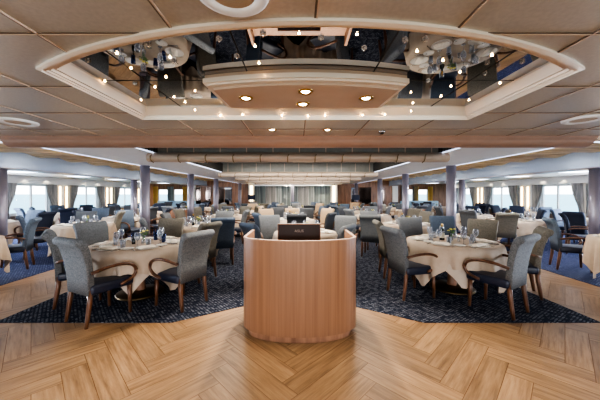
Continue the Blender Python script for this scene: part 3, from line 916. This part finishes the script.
# prototypes of table ware, made where they first stand
WARE = {}
def ware(kind, x, y, z, rz, label, cat, group):
    if kind in WARE:
        return dup(WARE[kind], (x, y, z), rz, label, group)
    if kind == 'wine_glass':
        t = MB().lathe([(.0, .0), (.034, .001), (.033, .004), (.006, .008), (.004, .02), (.004, .085), (.012, .095), (.034, .12), (.041, .15), (.038, .185), (.033, .21), (.031, .21), (.036, .185), (.039, .15), (.032, .121), (.010, .097)], 14, caps=False).build(kind, M['glass'])
    elif kind == 'water_glass':
        t = MB().lathe([(.0, .004), (.028, .002), (.03, 0), (.037, .11), (.035, .11), (.029, .01), (0, .008)], 14, caps=False).build(kind, M['glass'])
    elif kind == 'blue_glass':
        t = MB().lathe([(.0, .004), (.026, .002), (.028, 0), (.035, .13), (.033, .13), (.027, .01), (0, .008)], 14, caps=False).build('water_glass', M['blueglass'])
    elif kind == 'dinner_plate':
        t = MB().lathe([(0, .004), (.08, .004), (.095, .008), (.135, .016), (.14, .018), (.135, .012), (.09, .0), (0, 0)], 28, caps=False).build(kind, M['china'])
    elif kind == 'napkin':
        m = MB(); m.rbox(0, 0, .012, .21, .085, .022, .008); m.rbox(.0, .01, .027, .19, .06, .012, .005)
        t = m.build(kind, M['napkin'])
    elif kind == 'side_plate':
        t = MB().lathe([(0, .003), (.05, .003), (.06, .006), (.08, .012), (.083, .013), (.08, .008), (.055, 0), (0, 0)], 22, caps=False).build(kind, M['china'])
    elif kind == 'fork':
        m = MB(); m.tube([(0, -.09, .003), (0, .0, .004), (0, .03, .006)], [.0045, .003, .003], 6)
        m.box(-.011, .011, .03, .05, .004, .007)
        for k in (-1, 0, 1): m.box(k*.008-.002, k*.008+.002, .05, .095, .004, .006)
        t = m.build(kind, M['steel'])
    elif kind == 'knife':
        m = MB(); m.tube([(0, -.10, .004), (0, .0, .005)], [.006, .005], 6); m.prism([(-.004, 0), (.008, .0), (.010, .06), (.0, .115), (-.004, .1)], .003, .005)
        t = m.build(kind, M['steel'])
    elif kind == 'wine_bottle':
        t = empty(kind)
        MB().lathe([(0, 0), (.036, 0), (.037, .01), (.037, .14), (.03, .17), (.014, .20), (.013, .255), (.016, .257), (.016, .27), (0, .27)], 16, caps=False).build('body', M['bottle'], t)
        MB().lathe([(.0376, .04), (.0376, .12)], 16, caps=False).build('paper_label', M['label'], t)
        MB().lathe([(.0142, .225), (.0172, .25), (.0172, .272), (0, .273)], 12, caps=False).build('capsule', M['brass'], t)
    elif kind == 'sauce_bottle':
        t = empty(kind)
        MB().lathe([(0, 0), (.024, 0), (.025, .008), (.025, .06), (.018, .08), (.010, .09), (.009, .12)], 14, caps=False).build('body', M['bottle'], t)
        MB().lathe([(.011, .115), (.011, .135), (0, .137)], 12, caps=False).build('cap', M['bottle'], t)
    elif kind == 'salt_shaker':
        t = empty(kind)
        MB().lathe([(0, 0), (.018, 0), (.019, .01), (.015, .055)], 12, caps=False).build('jar', M['glass'], t)
        MB().lathe([(.016, .054), (.016, .068), (.008, .076), (0, .077)], 12, caps=False).build('lid', M['steel'], t)
    elif kind == 'flower_vase':
        t = empty(kind)
        MB().lathe([(0, 0), (.028, 0), (.03, .01), (.024, .06), (.02, .10), (.026, .12), (.024, .12), (.018, .10)], 16, caps=False).build('vase', M['glass'], t)
        r = random.Random(3)
        lf = MB(); st = MB(); pt = MB()
        for k in range(7):
            a = k*2.4; l = .03+.02*r.random(); h = .15+.07*r.random()
            p = (l*math.cos(a), l*math.sin(a), h)
            st.tube([(0, 0, .02), (p[0]*.4, p[1]*.4, .1), p], .0022, 5)
            if k % 2 == 0:
                for q in range(6):
                    b = q*PI/3
                    pt.sphere((p[0]+.013*math.cos(b), p[1]+.013*math.sin(b), p[2]+.004), .010, 6, 4, .6)
                pt.sphere((p[0], p[1], p[2]+.008), .010, 6, 4)
            for q in range(2):
                b = a+q*1.6; c = Vector((p[0]*.7, p[1]*.7, h*.72-q*.02)); dd = Vector((math.cos(b), math.sin(b), .35))*.05; w = Vector((-math.sin(b), math.cos(b), 0))*.014
                lf.add([c, c+dd*.5+w, c+dd, c+dd*.5-w], [(0, 1, 2, 3)])
        st.build('stem', M['leaf'], t); lf.build('foliage', M['leaf'], t); pt.build('blossom', M['petal'], t)
    elif kind == 'menu_card':
        m = MB(); m.add([(-.05, -.03, 0), (.05, -.03, 0), (.05, 0, .14), (-.05, 0, .14), (-.05, .03, 0), (.05, .03, 0)], [(0, 1, 2, 3), (3, 2, 5, 4)])
        t = m.build(kind, M['napkin'])
    t.location = (x, y, z); t.rotation_euler = (0, 0, rz)
    tag(t, label, cat, group)
    learn(t)
    WARE[kind] = t
    return t

# chairs --------------------------------------------------------------
CH = []          # [x, y, head, fabric, phrase or None]
def at_floor(x, y, head, fab, phrase): CH.append([x, y, head, fab, phrase])
def at_top(px, py, fab, head=None):
    """px, py: middle of the top of the back in the photo"""
    d = .50*F/(py-VY)
    X = (px-VX)*d/F
    if head is None:
        t = min(TABLES, key=lambda t: (t[1]-X)**2+(t[2]-d)**2)
        dx, dy = t[1]-X, t[2]-d
        head = math.degrees(math.atan2(dx, dy))
    h = math.radians(head)
    CH.append([X+.33*math.sin(h), d+.33*math.cos(h), head, fab, None])
FN = {'grey': 'grey tweed', 'taupe': 'taupe tweed', 'dark': 'charcoal', 'navy': 'dark navy', 'blue': 'blue-lit grey', 'cream': 'cream', 'brown': 'brown'}
nl, nr = 'at the near left table', 'at the near right table'
at_floor(-2.47, 3.34, 25, 'grey', 'nearest grey tweed armchair, back to camera, '+nl)
at_floor(-3.16, 3.86, 50, 'grey', 'leftmost grey armchair, facing right, '+nl)
at_floor(-3.4, 4.6, 118, 'grey', 'grey armchair on the far left side, facing the camera, '+nl)
at_floor(-2.57, 5.14, 178, 'taupe', 'taupe armchair behind the cloth, facing the camera, '+nl)
at_floor(-1.63, 3.74, -63, 'grey', 'grey armchair at the right side, facing left, '+nl)
at_floor(-1.84, 4.85, -66, 'taupe', 'taupe armchair at the far right side, facing left, '+nl)
at_floor(2.65, 3.56, -31, 'grey', 'nearest grey tweed armchair, back to camera, '+nr)
at_floor(3.38, 4.15, -60, 'taupe', 'rightmost taupe armchair, facing left, '+nr)
at_floor(3.4, 5.02, -135, 'taupe', 'taupe armchair facing left on the far right side '+nr)
at_floor(1.72, 4.08, 77, 'grey', 'grey armchair on the left side, facing right, '+nr)
at_floor(1.83, 5.0, 95, 'taupe', 'taupe armchair on the far left side, facing right, '+nr)
at_floor(2.4, 5.38, 176, 'grey', 'grey armchair behind the cloth, facing the camera, '+nr)
at_floor(-5.81, 5.45, -122, 'blue', 'blue-lit grey armchair facing left beside the table at the left picture edge')
at_floor(5.56, 5.45, 118, 'blue', 'blue-lit grey armchair facing right beside the table at the right picture edge')
# (px, py, fabric, heading)
for a in ((147.5, 218, 'grey', 60), (220.5, 217.5, 'blue', -20), (222, 211.5, 'grey', 170), (167, 213, 'grey', 80), (178.5, 209, 'taupe', 100),
          (246.5, 210, 'grey', -90), (252, 223, 'blue', 50), (273.5, 215.5, 'grey', 160), (256.5, 213, 'blue', 60), (266, 209, 'cream', 150), (277, 207.5, 'dark', 165),
          (295.5, 208.5, 'cream', 180), (296.5, 214, 'dark', 0), (306, 208, 'dark', 185), (331, 212.5, 'dark', -60), (341.5, 216, 'grey', -160), (344, 224, 'grey', -60),
          (323, 206, 'blue', None), (327.5, 208.5, 'cream', -140), (348.5, 209, 'grey', 70), (344.5, 204.2, 'blue', None),
          (372, 215, 'grey', 25), (368.5, 211, 'grey', 175), (441.5, 216, 'blue', -165), (426.5, 211.5, 'taupe', -100),
          (414, 208.3, 'taupe', -120), (422, 205.5, 'dark', None), (437.5, 206.5, 'dark', None), (424.5, 202.8, 'dark', None), (382.5, 204, 'taupe', None),
          (222, 203.8, 'taupe', None), (245.5, 203.5, 'grey', None), (205.5, 201.3, 'brown', None), (161, 203, 'dark', None), (167, 206, 'grey', None),
          (195.5, 207, 'taupe', None), (109, 206, 'dark', None), (115, 204.5, 'dark', None), (117, 211.5, 'taupe', -110), (124.5, 210, 'blue', 110), (130.5, 205, 'dark', None),
          (57.5, 205.3, 'blue', None), (68.5, 208, 'navy', None), (79, 210, 'navy', None), (88.5, 204.5, 'blue', None), (93.5, 207, 'navy', None), (101, 208, 'blue', None),
          (87.5, 211.5, 'dark', 165), (18.5, 208, 'blue', None), (32, 207, 'blue', None), (35, 210, 'blue', None), (47, 212, 'navy', -90), (35, 215, 'blue', 45),
          (507.5, 213, 'taupe', 20), (483, 0, '', 0), (523.5, 206, 'navy', None), (530.5, 203.7, 'blue', None), (542.5, 209.5, 'navy', -60), (541.5, 207, 'blue', None), (557.5, 209, 'blue', None),
          (562, 213, 'navy', 130), (467.5, 210, 'dark', 60), (479, 204.5, 'navy', None), (487, 204, 'navy', None), (494.5, 205, 'navy', None), (504, 207.5, 'navy', None),
          (458.5, 204, 'blue', None), (470, 206, 'navy', None), (152, 207, 'dark', None)):
    if a[2]: at_top(*a)
# keep clear of cloths, pillars and each other
def relax(c, it):
    moved = False
    for t in TABLES:
        dx, dy = c[0]-t[1], c[1]-t[2]
        D = math.hypot(dx, dy); need = t[3]+.33
        if D < need:
            k = (need-D)/max(D, .05); c[0] += dx*k; c[1] += dy*k; moved = True
    for x, y, h in pil:
        dx, dy = c[0]-x, c[1]-y
        D = math.hypot(dx, dy)
        if D < .50:
            k = (.50-D)/max(D, .05); c[0] += dx*k; c[1] += dy*k; moved = True
    return moved
FIX = 14
HOME = [(t[1], t[2]) for t in TABLES]
TABLES = [list(t) for t in TABLES]
LOCK = (0, 1, 8, 9, 10)
for it in range(80):
    for ti, t in enumerate(TABLES):
        if ti in LOCK: continue
        fx = fy = 0.
        for c in CH:
            dx, dy = t[1]-c[0], t[2]-c[1]; D = math.hypot(dx, dy); need = t[3]+.33
            if D < need: k = (need-D)/max(D, .05)*.5; fx += dx*k; fy += dy*k
        for tj, q in enumerate(TABLES):
            if tj == ti: continue
            dx, dy = t[1]-q[1], t[2]-q[2]; D = math.hypot(dx, dy); need = t[3]+q[3]+.25
            if D < need: k = (need-D)/max(D, .05)*.4; fx += dx*k; fy += dy*k
        for x, y, h in pil:
            dx, dy = t[1]-x, t[2]-y; D = math.hypot(dx, dy); need = t[3]+.25
            if D < need: k = (need-D)/max(D, .05)*.6; fx += dx*k; fy += dy*k
        t[1] += fx+(HOME[ti][0]-t[1])*.04; t[2] += fy+(HOME[ti][1]-t[2])*.04
for it in range(14):
    for i, c in enumerate(CH):
        if i < FIX: continue
        relax(c, it)
        for j, e in enumerate(CH):
            if i == j: continue
            dx, dy = c[0]-e[0], c[1]-e[1]
            D = math.hypot(dx, dy)
            if D < .62:
                k = (.62-D)/max(D, .05)*(1 if j < FIX else .5); c[0] += dx*k; c[1] += dy*k
# fill the far tables
rr = random.Random(5)
for ti, t in enumerate(TABLES):
    if t[2] < 7.2: continue
    a0 = t[4]*3
    for k in range(6):
        a = a0+k*PI/3
        x, y = t[1]+1.0*math.cos(a), t[2]+1.0*math.sin(a)
        if abs(x) > WX-.75 or y > BACK-.9 or y < 7.0: continue
        if any(math.hypot(x-c[0], y-c[1]) < .78 for c in CH): continue
        if any(math.hypot(x-p[0], y-p[1]) < .5 for p in pil): continue
        if any(math.hypot(x-q[1], y-q[2]) < q[3]+.32 for q in TABLES): continue
        side = abs(x) > 4.3
        fab = rr.choice(['navy', 'blue', 'dark', 'navy'] if side else ['grey', 'blue', 'dark', 'cream', 'taupe', 'grey'])
        CH.append([x, y, math.degrees(math.atan2(t[1]-x, t[2]-y)), fab, None])
# table = pedestal; cloths lie on it
tb0 = None
CLOTH = {}
items = []      # (kind, x, y, z, rz, cat, table, phrase)
for ti, (nm, tx, ty, R, turn) in enumerate(TABLES):
    lab = 'round pedestal dining table under a cloth: the '+nm
    if tb0 is None:
        tb0 = empty('dining_table', (tx, ty, .006), 0, lab, 'table', 'round dining tables')
        MB().lathe([(0, HT-.035), (.49, HT-.035), (.50, HT-.03), (.50, HT-.012), (0, HT-.012)], 40, caps=False).build('tabletop', M['walnut'], tb0)
        MB().lathe([(.075, .05), (.07, .08), (.06, .3), (.06, HT-.036)], 20).build('pedestal', M['walnut'], tb0)
        MB().lathe([(0, .0), (.33, .0), (.335, .015), (.32, .03), (.15, .045), (.08, .06), (0, .06)], 36, caps=False).build('base', M['bronze'], tb0)
        learn(tb0)
    else:
        dup(tb0, (tx, ty, .006), 0, lab)
    key = (R, ti < 2)
    lc = 'beige square linen cloth draped over the '+nm
    if key not in CLOTH:
        c = cloth_mesh(R, .95 if R < .7 else 1.04, HT+.002, ti+3).build('tablecloth', M['cloth'])
        u = cloth_mesh(R-.05, .86 if R < .7 else .96, HT-.004, ti+9, .012, .2)
        ub = u.build('undercloth', M['undercloth'])
        ub.parent = c; ub.rotation_euler = (0, 0, PI/4)
        c.location = (tx, ty, .006); c.rotation_euler = (0, 0, turn)
        tag(c, lc, 'tablecloth', 'cloths on the round tables'); learn(c); CLOTH[key] = c
    else:
        dup(CLOTH[key], (tx, ty, .006), turn, lc)
    z = HT+.009
    rr = random.Random(ti*11+1)
    near = ty < 5
    mid = ty < 10
    nset = 6 if ty < 8.6 else (5 if ty < 12 else 4)
    a0 = rr.random()*PI
    if ti == 0: a0 = -PI/2-.35
    if ti == 1: a0 = -PI/2+.25
    for k in range(nset):
        a = a0+2*PI*k/nset
        ca, sa = math.cos(a), math.sin(a)
        def at(r_, t_): return tx+r_*ca-t_*sa, ty+r_*sa+t_*ca
        P = at(R-.19, 0)
        if mid:
            items.append(('dinner_plate', P[0], P[1], z, 0, 'plate', ti, 'white dinner plate'))
            items.append(('napkin', P[0], P[1], z+.0065, a+PI/2+.2, 'napkin', ti, 'folded linen napkin'))
        if near:
            q = at(R-.19, .17); items.append(('fork', q[0], q[1], z, a+PI/2, 'fork', ti, 'steel fork'))
            q = at(R-.19, -.17); items.append(('knife', q[0], q[1], z, a+PI/2, 'knife', ti, 'steel knife'))
            q = at(R-.30, .21); items.append(('side_plate', q[0], q[1], z, 0, 'plate', ti, 'small side plate'))
        q = at(R-.37, -.09); items.append(('wine_glass', q[0], q[1], z, 0, 'glass', ti, 'stemmed wine glass'))
        if mid:
            q = at(R-.36, .05)
            items.append((('blue_glass' if (ti == 0 and 1 < k < 5) else 'water_glass'), q[0], q[1], z, 0, 'glass', ti, 'blue water glass' if (ti == 0 and 1 < k < 5) else 'clear water glass'))
        elif ty < 13:
            q = at(R-.34, .08); items.append(('water_glass', q[0], q[1], z, 0, 'glass', ti, 'clear water glass'))
    v = (.02, .05)
    items.append(('flower_vase', tx+v[0], ty+v[1], z, rr.random()*6, 'vase', ti, 'small glass vase of yellow flowers'))
    if mid: items.append(('sauce_bottle', tx-.07, ty-.06, z, 0, 'bottle', ti, 'small black bottle'))
    if near:
        items.append(('salt_shaker', tx+.07, ty-.07, z, 0, 'shaker', ti, 'salt shaker with steel lid'))
    if ti in (4, 12, 13, 5, 1, 3): items.append(('wine_bottle', tx-.12, ty+.07, z, 0, 'bottle', ti, 'dark wine bottle'))
groups = {}
for it in items: groups.setdefault((it[6], it[7]), []).append(it)
for (ti, ph), L in groups.items():
    L.sort(key=lambda q: q[1]/q[2])
    for k, it in enumerate(L):
        where = 'the '+TABLES[ti][0]
        lab = ('%s, %s from left on %s' % (ph, ordinal(k+1), where)) if len(L) > 1 else '%s on %s' % (ph, where)
        ware(it[0], it[1], it[2], it[3], it[4], lab, it[5], ph+'s on dining tables')

# labels
zones = {}
for c in CH:
    if c[4]: continue
    t = min(TABLES, key=lambda t: (t[1]-c[0])**2+(t[2]-c[1])**2)
    zones.setdefault((t[0], c[3]), []).append(c)
for (tn, fab), L in zones.items():
    L.sort(key=lambda c: c[0]/c[1])
    for k, c in enumerate(L):
        h = c[2] % 360
        hd = 'with its back to the camera' if (h < 50 or h > 310) else 'facing right' if h < 130 else 'facing the camera' if h < 230 else 'facing left'
        c[4] = '%s chair, %s from left, at the %s' % (FN[fab], ordinal(k+1), tn) if len(L) > 1 else '%s chair at the %s' % (FN[fab], tn)
        if len(L) == 1 and len(c[4].split()) < 11: c[4] += ', '+hd
for c in CH[FIX:]:
    for x, y, h in pil:
        dx, dy = c[0]-x, c[1]-y; D = math.hypot(dx, dy)
        if D < .52: c[0] += dx*(.52-D)/D; c[1] += dy*(.52-D)/D
for c in CH:
    chair(c[0], c[1], c[2], c[3], c[4], 'dining chairs')

# ------------------------------------------------------------------ rear furniture
for s, nm, x, y in ((-1, 'left', -8.3, 18.0), (1, 'right', 8.3, 18.0)):
    t = empty('banquette', (x, y, 0), 0, 'pale blue banquette below the rear %s windows' % nm, 'sofa', 'banquettes at the rear wall')
    MB().rbox(0, 0, .24, 2.6, .6, .40, .03).build('seat', M['sofa'], t)
    MB().rbox(0, .3, .58, 2.6, .16, .95, .05).build('backrest', M['sofa'], t)
    MB().box(-1.28, 1.28, -.24, .24, 0, .05).build('plinth', M['louver'], t)
for s, nm, x, y in ((-1, 'left', -4.9, 10.9), (1, 'right', 4.75, 11.0)):
    t = empty('sideboard', (x, y, .006), 0, 'wooden waiter sideboard between pillars on the %s side' % nm, 'sideboard', 'waiter sideboards')
    MB().box(-.38, .38, -.2, .2, .06, .88).build('carcass', M['walnut'], t)
    MB().box(-.36, .36, -.18, .18, 0, .06).build('plinth', M['louver'], t)
    MB().rbox(0, 0, .895, .82, .44, .03, .008).build('top', M['chairwood'], t)
    for k in (-1, 1):
        d = MB().box(k*.19-.175, k*.19+.175, -.215, -.2, .1, .84).build('door', M['walnut'], t)
        MB().tube([(k*.04, -.225, .5), (k*.04, -.225, .6)], .007, 6).build('handle', M['brass'], d)
for s, nm, x, y in ((-1, 'left', -3.0, 17.3), (1, 'right', 3.55, 16.4)):
    t = empty('serving_station', (x, y, .006), 0, 'dark serving station before the rear wall on the %s' % nm, 'cabinet', 'serving stations at the rear')
    MB().box(-.3, .3, -.22, .22, .05, 1.0).build('carcass', M['walnut'], t)
    MB().box(-.28, .28, -.2, .2, 0, .05).build('plinth', M['louver'], t)
    MB().rbox(0, 0, 1.015, .64, .48, .03, .008).build('top', M['chairwood'], t)
    t = empty('screen', (x, y, 1.036), 0, 'dark navy screen on the %s rear serving station' % nm, 'screen', 'screens on serving stations')
    MB().rbox(0, 0, .28, .46, .05, .32, .01).build('panel', M['navy'], t)
    MB().lathe([(.1, 0), (.1, .012), (.025, .02), (.02, .12)], 16).build('stand', M['louver'], t)

# ------------------------------------------------------------------ world
w = bpy.data.worlds.new('sky'); SC.world = w; w.use_nodes = True
nt = w.node_tree; bg = nt.nodes['Background']
tc = nt.nodes.new('ShaderNodeTexCoord'); sp = nt.nodes.new('ShaderNodeSeparateXYZ'); cr = nt.nodes.new('ShaderNodeValToRGB')
nt.links.new(tc.outputs['Generated'], sp.inputs[0]); nt.links.new(sp.outputs[2], cr.inputs[0]); nt.links.new(cr.outputs[0], bg.inputs[0])
cr.color_ramp.elements[0].position = 0; cr.color_ramp.elements[0].color = (.95, .92, .93, 1)
cr.color_ramp.elements[1].position = .35; cr.color_ramp.elements[1].color = (.62, .78, 1, 1)
bg.inputs['Strength'].default_value = 3.0
SC.view_settings.view_transform = 'AgX'
SC.view_settings.look = 'AgX - High Contrast'
SC.view_settings.exposure = 1.08
SC.cycles.max_bounces = 6; SC.cycles.diffuse_bounces = 4; SC.cycles.glossy_bounces = 3; SC.cycles.transparent_max_bounces = 16; SC.cycles.transmission_bounces = 3
SC.cycles.sample_clamp_indirect = 4
SC.cycles.caustics_reflective = False; SC.cycles.caustics_refractive = False
SC.cycles.use_denoising = True
